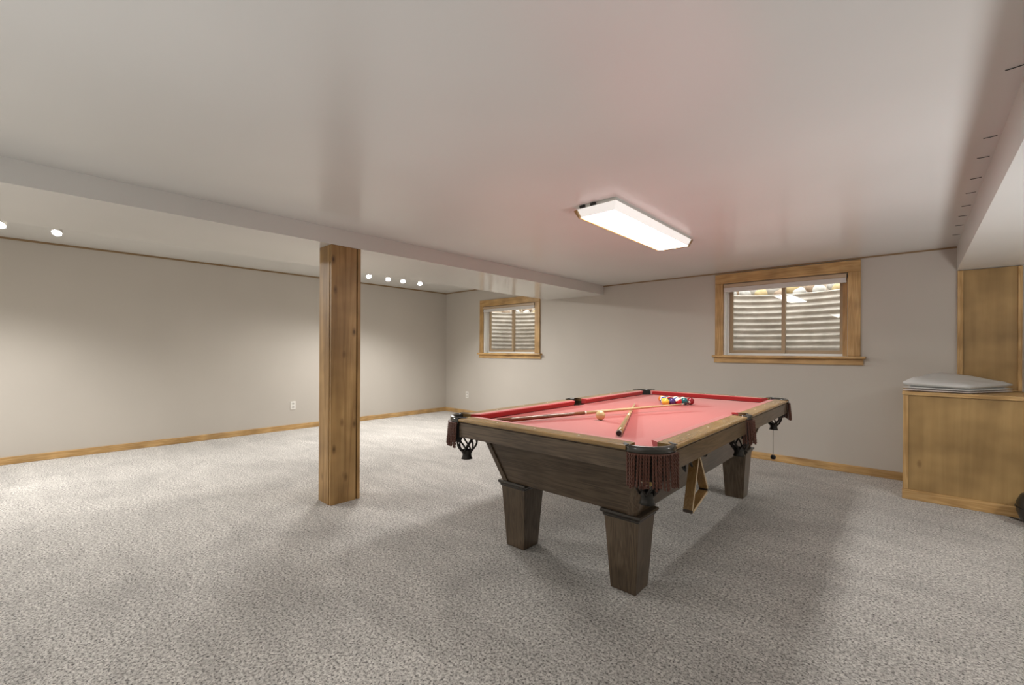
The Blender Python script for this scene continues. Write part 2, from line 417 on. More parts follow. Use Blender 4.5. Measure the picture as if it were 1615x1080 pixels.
def well(x0, x1, label, glabel, idx):
    cx = (x0 + x1) / 2; a, d = (x1 - x0) / 2 + 0.17, 0.74; y0 = YF + WT + 0.002
    zb, zt = 0.98, 1.935
    t = thing('window_well', label, 'window well', (cx, y0, zb), 0, 'window wells')
    s = MB(); na = 44; nz = 110; rings = []
    for i in range(nz + 1):
        z = (zt - zb) * i / nz; rip = 0.014 * sin(2 * pi * z / 0.0745)
        rings.append([((a + rip) * cos(pi * j / na), (d + rip) * (max(sin(pi * j / na), 0) ** 0.8), z) for j in range(na + 1)])
    s.loft(rings, False, True, closed=False); s.build('corrugated_wall', 'steel', t)
    s = MB(); s.tube([((a + .005) * cos(pi * j / na), (d + .005) * (max(sin(pi * j / na), 0) ** 0.8) + .012, zt - zb) for j in range(na + 1)], 0.012, 6); s.build('rolled_rim', 'steel', t)
    s = MB(); g = [(a * 0.97 * cos(pi * j / na), d * 0.97 * (max(sin(pi * j / na), 0) ** 0.8), 0.02) for j in range(na + 1)]
    s.add(g, [tuple(range(len(g)))]); s.build('gravel_bed', 'gravel', t)
    # soil bank rising behind the rim
    s = MB(); rr = []
    for (k, zz) in ((1.03, zt - 0.03), (1.45, zt + 0.02), (2.1, zt + 0.42), (3.0, zt + 1.0)):
        rr.append([(cx + a * k * cos(pi * j / na), y0 + d * k * (max(sin(pi * j / na), 0) ** 0.8), zz + 0.02 * sin(j * 1.7 + k * 3)) for j in range(na + 1)])
    s.loft(rr, False, True, closed=False)
    so = s.build('soil_bank', 'soil'); so['kind'] = 'structure'; so['label'] = glabel
    # stones lying round the rim, in two rows
    rnd = random.Random(11 + idx)
    where = 'by the soffit' if idx == 0 else 'behind the beam'
    ordw = 'first second third fourth fifth sixth seventh eighth ninth tenth'.split()
    for rowi, (kk, cnt, zz, a0, a1) in enumerate(((1.17, 9, zt - 0.028, 34, 146), (1.50, 10, zt + 0.045, 36, 144))):
        for k in range(cnt):
            ang = radians(a1 + (a0 - a1) * k / (cnt - 1))
            px, py = cx + a * kk * cos(ang), y0 + d * kk * sin(ang) ** 0.8
            rx, ry, rz = rnd.uniform(.072, .086) * (1 + .2 * rowi), rnd.uniform(.055, .066), rnd.uniform(.05, .07) * (1 + .25 * rowi)
            s = MB(); seg, rg = 12, 8; ph = [rnd.uniform(0, 6) for _ in range(4)]
            rings = []
            for i in range(rg + 1):
                th = pi * i / rg; ring = []
                for j in range(seg):
                    f = 2 * pi * j / seg; q = 1 + .10 * sin(2 * f + ph[0]) * sin(th) + .08 * sin(3 * f + ph[1] + th * 2) * sin(th)
                    ring.append((rx * q * max(sin(th), 1e-3) * cos(f), ry * q * max(sin(th), 1e-3) * sin(f), rz * (1 - cos(th)) * (1 + .08 * sin(f + ph[2]))))
                rings.append(ring)
            s.loft(rings, False, True)
            mname, word = (('rock_pale', 'pale grey'), ('rock_brown', 'brown'), ('rock_gold', 'ochre'), ('rock_pale', 'pale grey'))[(k * 3 + idx + rowi * 2) % 4]
            o = s.build('stone', mname); o.location = (px, py, zz); o.rotation_euler = (0, 0, math.atan2(d * cos(ang), -a * sin(ang)))
            tag(o, '%s %s stone from the post, %s row outside window %s' % (ordw[k], word, ('front', 'back')[rowi], where), 'stone', 'stones round the well rims')
well(*WIN[0], 'corrugated steel window well outside the window beside the soffit', 'bare soil bank outside the window beside the soffit', 0)
well(*WIN[1], 'corrugated steel window well outside the window behind the beam', 'bare soil bank outside the window behind the beam', 1)

# ------------------------------------------------------------------ boxed post
t = thing('wooden_post', 'square stained knotty wood post under the ceiling beam', 'post', (-3.5045, 1.512, 0))
PW, PD, PH, PT = 0.2025, 0.246, ZB - 0.001, 0.026
part_box('board', 'post', t, (PW - PT, PW, 0.004, PD - PT - 0.010, 0.0, PH), 0.002)        # face towards the pool table
part_box('board', 'post', t, (0, PW - PT - 0.001, 0, PT, 0.0, PH), 0.002)
part_box('board', 'post', t, (0, PW, PD - PT, PD, 0.0, PH), 0.002)
part_box('board', 'post', t, (0, PT, PT + 0.001, PD - PT - 0.001, 0.0, PH), 0.002)
part_box('core', 'shadowgap', t, (PT + .001, PW - PT - .001, PT + .002, PD - PT - .001, 0.0, PH))

# ------------------------------------------------------------------ pool table
TC = Vector((-1.442, 3.0, 0)); TROT = radians(0.75)
table = thing('pool_table', 'dark oak pool table with red cloth and fringed leather pockets', 'pool table', TC, TROT)
HW, HL, ZT = 0.682, 1.330, 0.806
ZBED = 0.765
CUT = 0.150
# bed with the corners and side pockets cut away
def bed():
    a, e = HW - 0.115, HL - 0.115
    c = 0.085; sp = 0.062; si = 0.018
    pts = [(-a + c, -e), (a - c, -e), (a, -e + c), (a, -sp), (a - si, -sp * .7), (a - si, sp * .7), (a, sp), (a, e - c), (a - c, e), (-a + c, e), (-a, e - c), (-a, sp), (-a + si, sp * .7), (-a + si, -sp * .7), (-a, -sp), (-a, -e + c)]
    s = MB(); n = len(pts)
    s.loft([[(x, y, ZBED - 0.03) for x, y in pts], [(x, y, ZBED) for x, y in pts]])
    return s.build('playing_bed', 'felt', table)
bed()

# rails: profile in (outward, z); wood outer, cushion inner
RAILP = [(-0.080, 0.7862), (0.004, 0.7862), (0.007, 0.7905), (0.007, 0.7985), (0.002, 0.8035), (-0.006, 0.8042), (-0.0085, 0.8024), (-0.0115, 0.8042), (-0.080, 0.8062)]
APRON = [(-0.075, 0.700), (0.0, 0.697), (0.0, 0.7790), (-0.006, 0.7805), (-0.006, 0.7860), (-0.075, 0.7860)]
CUSH = [(-0.081, 0.8058), (-0.118, 0.8046), (-0.128, 0.8010), (-0.124, 0.7930), (-0.1105, 0.7665), (-0.081, 0.7665)]
def rail(kind, edge, u0, u1, m0, m1):
    """kind 'x': end rail running along x at y=edge (signed); 'y': long rail at x=edge. m0,m1 = cushion mitre at the two ends."""
    sgn = 1 if edge > 0 else -1
    def P(u, o, z): return (u, edge + sgn * o, z) if kind == 'x' else (edge + sgn * o, u, z)
    s = MB(); s.loft([[P(u, o, z) for o, z in RAILP] for u in (u0, u1)])
    r = s.build('rail', 'rail_x' if kind == 'x' else 'rail_y', table, 0.0008, 1)
    s = MB(); s.loft([[P(u, o, z) for o, z in APRON] for u in (u0, u1)]); s.build('rail_apron', 'oak_x' if kind == 'x' else 'oak_y', r, 0.0008, 1)
    s = MB()
    s.loft([[P(u + k * m * max(0, -(o + 0.081)), o, z) for o, z in CUSH] for u, k, m in ((u0 + .004, 1, m0), (u1 - .004, -1, m1))])
    s.build('cushion', 'cushion', r, 0.002)
    nd = 3
    for i in range(nd):
        u = u0 + (u1 - u0) * (i + 1) / (nd + 1)
        dsk = MB(); c = P(u, -0.045, 0.8052); dsk.lathe([(0.005, 0), (0.005, 0.0008), (0.004, 0.0012)], 12, c); dsk.build('sight', 'ferrule', r)
    return r
ue, ul, SPK = HW - CUT, HL - CUT, 0.068
for sgn in (-1, 1):
    rail('x', sgn * HL, -ue, ue, 0.9, 0.9)
    rail('y', sgn * HW, -ul, -SPK, 0.9, 0.35)
    rail('y', sgn * HW, SPK, ul, 0.35, 0.9)

# slanted skirt boards with corner trims
bw, bl, tw, tl, z0, z1 = 0.437, 1.052, 0.532, 1.147, 0.405, 0.697
def slab(q, th, nrm):
    s = MB(); q = [Vector(v) for v in q]; k = Vector(nrm) * th
    s.loft([[v - k for v in q], q]); return s
for sg in (-1, 1):
    s = slab([(-bw, sg * bl, z0), (bw, sg * bl, z0), (tw, sg * tl, z1), (-tw, sg * tl, z1)], 0.03, (0, sg * .95, -.3)); s.build('skirt_board', 'oak_x', table)
    s = slab([(sg * bw, -bl + .03, z0), (sg * bw, bl - .03, z0), (sg * tw, tl - .03, z1), (sg * tw, -tl + .03, z1)], 0.03, (sg * .95, 0, -.3)); s.build('skirt_board', 'oak_y', table)
    for sh in (-1, 1):
        s = MB()
        def ring(wx, ly, z):
            o = 0.009
            return [(sg * (wx - .042), sh * (ly + o), z), (sg * (wx - .006), sh * (ly + o), z), (sg * (wx + o), sh * (ly - .006), z), (sg * (wx + o), sh * (ly - .042), z), (sg * (wx - .01), sh * (ly - .042), z), (sg * (wx - .042), sh * (ly - .01), z)]
        s.loft([ring(bw, bl, z0), ring(tw, tl, z1)]); s.build('corner_trim', 'oak_z', table, 0.002)
s = MB(); s.box(-bw + .035, bw - .035, -bl + .035, bl - .035, z0 + .02, z0 + .035); s.build('underside', 'oak_y', table)
s = MB(); s.box(-.62, .62, -1.27, 1.27, .7055, .7345); s.build('slate', 'oak_black', table)

# tapered legs with a black moulding on top
LX, LY = 0.360, 0.957
for sx in (-1, 1):
    for sy in (-1, 1):
        s = MB(); rr = []
        for hw_, z in ((0.066, 0.0), (0.069, 0.004), (0.0925, 0.368)):
            rr.append([(sx * LX - hw_, sy * LY - hw_, z), (sx * LX + hw_, sy * LY - hw_, z), (sx * LX + hw_, sy * LY + hw_, z), (sx * LX - hw_, sy * LY + hw_, z)])
        s.loft(rr); lg = s.build('leg', 'oak_z', table, 0.003)
        s = MB(); rr = []
        for hw_, z in ((0.094, 0.368), (0.099, 0.374), (0.099, 0.382), (0.107, 0.388), (0.110, 0.395), (0.107, 0.4045)):
            rr.append([(sx * LX - hw_, sy * LY - hw_, z), (sx * LX + hw_, sy * LY - hw_, z), (sx * LX + hw_, sy * LY + hw_, z), (sx * LX - hw_, sy * LY + hw_, z)])
        s.loft(rr); s.build('leg_moulding', 'oak_black', lg, 0.0015)

# pockets: leather rim, liner, fringe, strap net and boot
def arc_pts(c, rad, a0, a1, n, z, sq=1.0):
    out = []
    for i in range(n + 1):
        a = a0 + (a1 - a0) * i / n
        out.append((c[0] + rad * cos(a), c[1] + rad * sin(a), z))
    return out
def pocket(px, py, ang, rad, span, net_r, ncord, inward):
    """px,py = centre of the rim arc, ang = outward direction, span = half opening angle"""
    rnd = random.Random(int((px * 31 + py * 17) * 100))
    a0, a1 = ang - span, ang + span; n = 20
    s = MB(); rings = []
    prof = [(-0.013, 0.776), (0.007, 0.774), (0.0105, 0.785), (0.009, 0.802), (0.002, 0.8095), (-0.008, 0.8095), (-0.014, 0.803)]
    for i in range(n + 1):
        a = a0 + (a1 - a0) * i / n; e = 1 - 0.25 * (abs(i - n / 2) / (n / 2)) ** 6
        rings.append([(px + (rad + o * e) * cos(a), py + (rad + o * e) * sin(a), z) for o, z in prof])
    s.loft(rings, True, True); pk = s.build('pocket', 'iron', table)
    # iron ears let into the rails
    for a in (a0, a1):
        s = MB()
        d = Vector((cos(ang), sin(ang), 0)); tng = Vector((cos(a), sin(a), 0)); p = Vector((px, py, 0)) + tng * rad
        q = p - d * inward
        s.loft([[p + Vector((0, 0, .8068)) + tng * .012, p + Vector((0, 0, .8068)) - tng * .012, p + Vector((0, 0, .8100)) - tng * .012, p + Vector((0, 0, .8100)) + tng * .012],
                [q + Vector((0, 0, .8068)) + tng * .006, q + Vector((0, 0, .8068)) - tng * .008, q + Vector((0, 0, .8090)) - tng * .008, q + Vector((0, 0, .8090)) + tng * .006]])
        s.build('pocket_iron', 'iron_black', pk)
    s = MB(); s.loft([arc_pts((px, py), rad - .016, a0, a1, n, z) for z in (0.800, 0.66)], False, True, closed=False); s.build('liner', 'liner', pk)
    # twisted cord fringe
    s = MB(); f = 0.93
    for i in range(ncord):
        a = ang - span * f + 2 * span * f * i / (ncord - 1) + rnd.uniform(-.01, .01); rr = rad + 0.013 + rnd.uniform(0, .004)
        cx, cy = px + rr * cos(a), py + rr * sin(a); ln = 0.140 + rnd.uniform(-.008, .007); lean = rnd.uniform(-.006, .006); ph0 = rnd.uniform(0, 6)
        out = 0.006 + rnd.uniform(-.003, .006)
        for st in (0, 1):
            pts = []
            for k in range(25):
                tt = k / 24; ph = ph0 + tt * 2 * pi * 4.5 + st * pi
                pts.append((cx + .0029 * cos(ph) + lean * tt + out * tt * cos(a), cy + .0029 * sin(ph) + out * tt * sin(a), 0.777 - ln * tt))
            s.tube(pts, 0.0033, 5, True, True)
    s.tube(arc_pts((px, py), rad + .012, ang - span * .96, ang + span * .96, 14, 0.776), 0.0045, 5)
    fo = s.build('fringe', 'cord', pk); fo['kind'] = 'stuff'
    # strap net
    nx, ny = px - cos(ang) * net_r[1], py - sin(ang) * net_r[1]; R0 = net_r[0]
    s = MB(); ztop, zbot = 0.700, 0.585; ns = 5
    for fam in (-1, 1):
        for i in range(ns):
            pts = []
            for k in range(13):
                tt = k / 12; a = 2 * pi * i / ns + fam * tt * 1.25
                r = (R0 * (1 - tt) + 0.030 * tt) + 0.020 * sin(pi * tt)
                pts.append((nx + r * cos(a), ny + r * sin(a), ztop + (zbot - ztop) * tt))
            s.tube(pts, 0.0056, 6)
    s.build('strap_net', 'strap', pk)
    s = MB(); s.lathe([(0.030, 0.598), (0.033, 0.586), (0.027, 0.572), (0.029, 0.556), (0.035, 0.544), (0.031, 0.544), (0.024, 0.560), (0.024, 0.592)], 16, (nx, ny, 0), cap=False); s.build('leather_boot', 'black', pk)
    return pk
for sx in (-1, 1):
    for sy in (-1, 1):
        ang = math.atan2(sy, sx)
        pocket(sx * (HW - 0.128), sy * (HL - 0.128), ang, 0.128, radians(53), (0.052, -0.035), 22, 0.045)
    pocket(sx * (HW - 0.052), 0, 0 if sx > 0 else pi, 0.062, radians(66), (0.045, 0.005), 12, 0.055)
# zig-zag iron bridge hooks under the rail on the side of the hanging rack
s = MB(); hx = HW - .05
s.tube([(hx, -1.04, .699), (hx + .01, -1.0, .675), (hx + .02, -.985, .650), (hx + .012, -.965, .678), (hx + .022, -.945, .690), (hx + .03, -.930, .664), (hx + .012, -.905, .690), (hx, -.84, .6995)], 0.0055, 6); s.build('bridge_hook', 'iron_black', table)
s = MB(); s.tube([(HW - .065, -.735, .7), (HW - .065, -.735, .682), (HW - .055, -.735, .676), (HW - .02, -.735, .676), (HW - .015, -.735, .686)], 0.004, 6); s.build('rack_hook', 'iron_black', table)

def TW(x, y, z=0):       # table local to world
    return Vector((TC.x + x * cos(TROT) - y * sin(TROT), TC.y + x * sin(TROT) + y * cos(TROT), z))

# ------------------------------------------------------------------ balls
BR = 0.0300
def ball_mat(name, col, stripe):
    m, n, l, p = mat(name)
    p.inputs['Roughness'].default_value = 0.08; p.inputs['Coat Weight'].default_value = 0.5
    if not stripe:
        base = col
    tcn = n.new('ShaderNodeTexCoord'); sx = n.new('ShaderNodeSeparateXYZ'); l.new(tcn.outputs['Object'], sx.inputs[0])
    ivory = (0.80, 0.76, 0.66, 1)
    # number spot around local +x
    g = n.new('ShaderNodeMath'); g.operation = 'GREATER_THAN'; g.inputs[1].default_value = BR * 0.93; l.new(sx.outputs['X'], g.inputs[0])
    if stripe:
        ab = n.new('ShaderNodeMath'); ab.operation = 'ABSOLUTE'; l.new(sx.outputs['Z'], ab.inputs[0])
        lt = n.new('ShaderNodeMath'); lt.operation = 'LESS_THAN'; lt.inputs[1].default_value = BR * 0.55; l.new(ab.outputs[0], lt.inputs[0])
        c = mixc(n, l, ivory, col, lt.outputs[0])
    else:
        c = col
    c2 = mixc(n, l, c, ivory, g.outputs[0])
    l.new(c2, p.inputs['Base Color'])
    return m
YEL, BLU, RED, PUR, ORA, GRN, MAR, BLK = (0.78, 0.50, 0.06, 1), (0.02, 0.06, 0.30, 1), (0.55, 0.02, 0.03, 1), (0.07, 0.03, 0.14, 1), (0.70, 0.22, 0.04, 1), (0.01, 0.12, 0.13, 1), (0.24, 0.012, 0.02, 1), (0.012, 0.012, 0.012, 1)
s = MB(); s.sphere((0, 0, 0), BR, 28, 16)
proto = s.build('billiard_ball', 'ferrule'); ball_me = proto.data; bpy.data.objects.remove(proto)
def ball(name, m, loc, label, group=None, rot=None):
    o = link(name, ball_me.copy()); o.data.materials.clear(); o.data.materials.append(m)
    o.location = loc; o.rotation_euler = rot or (random.uniform(-.9, .9), random.uniform(-.6, .6), random.uniform(-3, 3))
    return tag(o, label, 'ball', group)
apex = Vector((-0.028, 0.425)); D2 = BR * 2 + 0.0006
# rows from the apex; columns run towards +x (camera side)
rack = [[('solid yellow', YEL, 0)],
        [('yellow striped', YEL, 1), ('solid purple', PUR, 0)],
        [('solid blue', BLU, 0), ('solid black', BLK, 0), ('red striped', RED, 1)],
        [('orange striped', ORA, 1), ('solid red', RED, 0), ('blue striped', BLU, 1), ('solid dark teal', GRN, 0)],
        [('solid orange', ORA, 0), ('green striped', GRN, 1), ('purple striped', PUR, 1), ('maroon striped', MAR, 1), ('solid maroon', MAR, 0)]]
spots = {0: 'at the apex of the rack', 1: 'in the second row of the rack', 2: 'in the third row of the rack', 3: 'in the fourth row of the rack', 4: 'in the last row of the rack'}
for r, row in enumerate(rack):
    for c, (nm, col, st) in enumerate(row):
        x = apex.x + (c - r / 2) * D2; y = apex.y + r * D2 * 0.8665
        ball('billiard_ball', ball_mat(nm.replace(' ', '_') + '_ball', col, st), TW(x, y, ZBED + BR + .0003), '%s billiard ball %s' % (nm, spots[r]), 'racked billiard balls')
ball('cue_ball', plain('cream_cue_ball', (0.80, 0.62, 0.30, 1), 0.1, coat=0.5), Vector((-1.462, 2.409, ZBED + BR + .0003)), 'cream cue ball alone beside the crossed cues')
pn = TW((HW - .128) + .035 * .707, -(HL - .128) - .035 * .707, 0)
ball('billiard_ball', ball_mat('pocketed_ball', (0.72, 0.50, 0.16, 1), 1), Vector((pn.x, pn.y, 0.645)), 'cream and yellow ball caught in the net of the nearest pocket')

# ------------------------------------------------------------------ cues
def cue(A, B, label, buttmat, joint, bump_m, ring_m, rb):
    A, B = Vector(A), Vector(B); L = (B - A).length
    t = thing('pool_cue', label, 'cue', A, 0, 'pool cues'); t.rotation_mode = 'QUATERNION'; t.rotation_quaternion = (B - A).to_track_quat('Z', 'Y')
    rtip = 0.0062
    R = lambda z: rb + (rtip - rb) * (z / L)
    def sec(nm, m, za, zb, par=t, extra=0.0):
        s = MB(); k = 6; s.lathe([(R(za + (zb - za) * i / k) + extra, za + (zb - za) * i / k) for i in range(k + 1)], 16); return s.build(nm, m, par)
    sec('bumper', bump_m, 0.0, 0.009, t, -0.004)
    sec('ring', ring_m, 0.009, 0.019)
    bt = sec('butt', buttmat, 0.019, L * joint)
    sec('collar', 'ferrule', L * joint, L * joint + 0.012)
    sec('shaft', 'maple', L * joint + 0.012, L - 0.03)
    sec('ferrule', 'ferrule', L - 0.03, L - 0.010)
    sec('tip', 'tip', L - 0.010, L)
    return t
cue((-1.851, 1.837, ZBED + .0152), (-1.281, 3.306, 0.8055), 'long cue with a dark reddish butt lying across the other cue', 'butt_dark', 0.42, 'butt_dark', 'butt_tan', 0.0150)
cue((-1.108, 2.004, ZBED + .0172), (-1.684, 3.304, ZBED + .0068), 'cue with a tan butt and black bumper lying underneath the other', 'butt_tan', 0.45, 'black', 'ferrule', 0.0170)

# ------------------------------------------------------------------ hanging triangle rack
def triangle_rack():
    o = thing('triangle_rack', 'wooden triangle ball rack hanging below the pool table rail', 'ball rack', (-0.835, 2.25, 0.365), TROT)
    # corners in the local (y,z) plane, depth along x
    V = [Vector((0.052, 0.322)), Vector((-0.055, 0.022)), Vector((0.205, 0.085))]
    Dp, th = 0.044, 0.012
    cen = sum(V, Vector((0, 0))) / 3
    def inset(p): return p + (cen - p).normalized() * th * 2
    names = ['rack_side', 'rack_side', 'rack_side']
    for i in range(3):
        a, b_ = V[i], V[(i + 1) % 3]; d = (b_ - a).normalized(); L = (b_ - a).length; k = 0.024
        nin = Vector((-d.y, d.x));
        if nin.dot(cen - a) < 0: nin = -nin
        p, q = a + d * k, b_ - d * k
        s = MB(); s.loft([[(-Dp / 2, p.x, p.y), (Dp / 2, p.x, p.y), (Dp / 2, (p + nin * th).x, (p + nin * th).y), (-Dp / 2, (p + nin * th).x, (p + nin * th).y)],
                          [(-Dp / 2, q.x, q.y), (Dp / 2, q.x, q.y), (Dp / 2, (q + nin * th).x, (q + nin * th).y), (-Dp / 2, (q + nin * th).x, (q + nin * th).y)]])
        sd = s.build('rack_side', 'rack_wood', o, 0.0015)
        s = MB()
        e = p + nin * th; f = q + nin * th
        s.loft([[(Dp / 2 + .0002, p.x, p.y), (Dp / 2 + .0002, e.x, e.y), (Dp / 2 + .0016, e.x, e.y), (Dp / 2 + .0016, p.x, p.y)], [(Dp / 2 + .0002, q.x, q.y), (Dp / 2 + .0002, f.x, f.y), (Dp / 2 + .0016, f.x, f.y), (Dp / 2 + .0016, q.x, q.y)]])
        s.build('edge_band', 'rack_edge', sd)
    for i in range(3):       # bent corners
        c0 = V[i]; d1 = (V[(i + 1) % 3] - c0).normalized(); d2 = (V[(i - 1) % 3] - c0).normalized(); k = 0.0245
        n1 = Vector((-d1.y, d1.x)); n1 = n1 if n1.dot(cen - c0) > 0 else -n1
        n2 = Vector((-d2.y, d2.x)); n2 = n2 if n2.dot(cen - c0) > 0 else -n2
        P0, P2 = c0 + d1 * k, c0 + d2 * k; rings = []
        for j in range(9):
            u = j / 8; p = P0 * (1 - u) ** 2 + c0 * 2 * u * (1 - u) + P2 * u * u; nn = (n1 * (1 - u) + n2 * u).normalized(); e = p + nn * th
            rings.append([(-Dp / 2, p.x, p.y), (Dp / 2, p.x, p.y), (Dp / 2, e.x, e.y), (-Dp / 2, e.x, e.y)])
        s = MB(); s.loft(rings, True, False)
        cw = s.build('corner', 'rack_wrap' if i else 'rack_wood', o)
        if i: cw['label'] = 'dark wrapped corner'
triangle_rack()

# ------------------------------------------------------------------ hanging cord with knob
t = thing('hanging_chalk_cord', 'thin cord with a black knob hanging beneath the far corner pocket', 'cord', (-0.876, 4.205, 0.30))
s = MB(); s.tube([(0, 0, 0.02), (0.0005, 0, 0.12), (0, 0, 0.2425)], 0.0020, 6); s.build('cord', 'slot', t)
s = MB(); s.lathe([(0.006, 0.034), (0.012, 0.033), (0.019, 0.026), (0.021, 0.014), (0.019, 0.003), (0.012, -0.003), (0.002, -0.004)][::-1], 18, (0, 0, 0)); s.build('knob', 'iron_black', t)

# ------------------------------------------------------------------ fluorescent fixture
def fixture(fx, fy, label, lens):
    t = thing('ceiling_light', label, 'ceiling light', (fx, fy, ZC), radians(0.6), 'fluorescent ceiling lights')
    hw_, hl_ = 0.120, 0.605
    part_box('pan', 'pan', t, (-0.134, 0.134, -0.619, 0.619, -0.0218, -0.0005))
    s = MB(); s.loft([[(-.1285, -hl_ - .008, -.0218), (.1285, -hl_ - .008, -.0218), (.1285, hl_ + .008, -.0218), (-.1285, hl_ + .008, -.0218)], [(-.140, -hl_ - .02, -.022), (.140, -hl_ - .02, -.022), (.140, hl_ + .02, -.022), (-.140, hl_ + .02, -.022)], [(-hw_, -hl_, -.074), (hw_, -hl_, -.074), (hw_, hl_, -.074), (-hw_, hl_, -.074)]], False)
    ls = s.build('lens_side', 'lens_side', t)
    s = MB(); s.add([(-hw_, -hl_, -.0742), (hw_, -hl_, -.0742), (hw_, hl_, -.0742), (-hw_, hl_, -.0742)], [(0, 1, 2, 3)]); s.build('lens', lens, t)
    s = MB(); s.loft([[(-.168, -hl_ - .02, -.026), (-.146, -hl_ - .02, -.022), (-.126, -hl_ - .012, -.078), (-.134, -hl_ - .012, -.080)], [(-.168, hl_ + .02, -.026), (-.146, hl_ + .02, -.022), (-.126, hl_ + .012, -.078), (-.134, hl_ + .012, -.080)]]); s.build('wood_side_trim', 'pine_y', t)
    s = MB(); s.loft([[(-.14, hl_ + .024, -.022), (.15, hl_ + .024, -.022), (.126, hl_ + .004, -.078), (-.126, hl_ + .004, -.078)], [(-.14, hl_ + .038, -.022), (.15, hl_ + .038, -.022), (.126, hl_ + .018, -.080), (-.126, hl_ + .018, -.080)]]); s.build('end_cap', 'trimdark', t)
    for (x, y) in ((-.10, -.6255), (-.02, -.6255), (.10, .6255)):
        s = MB(); s.box(x - .018, x + .018, y - .006, y + .006, -.021, -.004); s.build('clip', 'iron_black', t)
fixture(-1.485, 2.995, 'glowing wraparound fluorescent ceiling light above the pool table', 'lens')
fixture(-1.3, -1.5, 'added fill light copying the fluorescent fixture, behind the viewpoint', 'fill_lens_back')  # unseen copy of the table fixture, added as fill for the room

# ------------------------------------------------------------------ track lights in the lower left bay
def track(y_list, label, lamp_on):
    yc = sum(y_list) / len(y_list); X = -5.86
    t = thing('track_light', label, 'track light', (X, yc, ZCL), 0, 'track lights')
    part_box('track_rail', 'track', t, (-0.018, 0.018, min(y_list) - yc - .16, max(y_list) - yc + .16, -0.02, -0.0005), 0.002)
    for y in y_list:
        hd = MB(); d = Vector((0.55, -0.25, -0.80)).normalized(); c = Vector((0, y - yc, -0.052))
        hd.tube([(0, y - yc, -0.0195), (0, y - yc, -0.045)], 0.007, 8)
        hd.tube([c - d * 0.018, c - d * .012, c + d * .03], [0.018, 0.03, 0.036], 16)
        h = hd.build('lamp_head', 'track', t)
        lp = MB(); lp.tube([c + d * .0302, c + d * .036, c + d * .041], [0.034, 0.031, 0.016], 16); lp.build('lamp', 'lamp', h)
        ld = bpy.data.lights.new('track_lamp', 'SPOT'); ld.energy = TRACK_W; ld.color = (1.0, 0.98, 0.95); ld.shadow_soft_size = 0.035
        ld.spot_size = radians(168); ld.spot_blend = 0.9
        lo = bpy.data.objects.new('track_lamp_light', ld); C.objects.link(lo); lo.parent = h
        lo.location = c + d * 0.055; lo.rotation_euler = Vector((0.38, -0.18, -0.9)).to_track_quat('-Z', 'Y').to_euler()
track([3.24, 3.56, 3.82, 4.14], 'row of four lit track lamps seen just beyond the wooden post', True)
track([-0.90, -0.57, -0.24, 0.10], 'pair of lit track lamps at the edge over the plain wall', True)

# ------------------------------------------------------------------ unseen fill lights added on the floor to brighten the ceiling
def uplighter(x, y, label, power, soft=0.11):
    t = thing('fill_uplight_can', label, 'added fill light', (x, y, 0), 0, 'added fill uplighters')
    s = MB(); s.lathe([(0.115, 0.0), (0.12, 0.008), (0.12, 0.29), (0.125, 0.30), (0.115, 0.30), (0.108, 0.29), (0.108, 0.22)], 32, cap=False); s.build('can_body', 'iron_black', t)
    s = MB(); s.sphere((0, 0, 0.22), 0.045, 16, 10); s.build('bulb', 'lamp', t)
    ld = bpy.data.lights.new('fill_uplight', 'SPOT'); ld.energy = power; ld.color = (0.97, 0.985, 1.0); ld.shadow_soft_size = soft; ld.spot_size = radians(158); ld.spot_blend = 0.6
    lo = bpy.data.objects.new('fill_uplight_lamp', ld); C.objects.link(lo); lo.parent = t; lo.location = (0, 0, 0.315); lo.rotation_euler = (pi, 0, 0)
uplighter(-0.45, -1.7, 'added low fill light on the carpet behind the viewpoint', FILL_UP_W)
def fill_downlight(x, y, label, power):  # unseen soffit light added to brighten the cabinet side
    t = thing('soffit_fill_downlight', label, 'ceiling light', (x, y, ZS))
    s = MB(); s.lathe([(0.075, -0.0005), (0.085, -0.004), (0.085, -0.008), (0.062, -0.008), (0.058, -0.002)], 28, cap=False); s.build('trim_ring', 'track', t)
    s = MB(); s.lathe([(0.057, -0.006), (0.057, -0.003)], 28); s.build('lens', 'lamp', t)
    ld = bpy.data.lights.new('soffit_fill', 'SPOT'); ld.energy = power; ld.color = (1.0, 0.97, 0.92); ld.shadow_soft_size = 0.06; ld.spot_size = radians(165); ld.spot_blend = 0.8
    lo = bpy.data.objects.new('soffit_fill_light', ld); C.objects.link(lo); lo.parent = t; lo.location = (0, 0, -0.075)
fill_downlight(1.45, 3.1, 'added fill light recessed in the soffit beside the viewpoint', 22.0)
uplighter(1.2, 2.9, 'added low fill light on the carpet below the soffit', 58.0, 0.28)

# ------------------------------------------------------------------ wall sockets
def socket(loc, rz, label):
    t = thing('wall_outlet', label, 'outlet', loc, rz, 'wall outlets')
    part_box('cover_plate', 'white', t, (-0.037, 0.037, -0.006, 0, 0, 0.124), 0.003)
    for z in (0.036, 0.088):
        s = MB(); s.loft([[(0.017 * cos(2 * pi * j / 16), y, z + 0.0155 * sin(2 * pi * j / 16)) for j in range(16)] for y in (-.0062, -.0085)]); r = s.build('receptacle', 'slot', t)
        s = MB(); s.box(-.008, -.0055, -.0095, -.0086, z - .004, z + .006); s.box(.0055, .008, -.0095, -.0086, z - .004, z + .006); s.build('slot', 'slotdark', r)
socket((-6.25, YF, 0.303), 0, 'white duplex outlet on the wall below the farther window')
socket((XL, 2.585, 0.303), radians(90), 'white duplex outlet on the track-lit wall near the post')

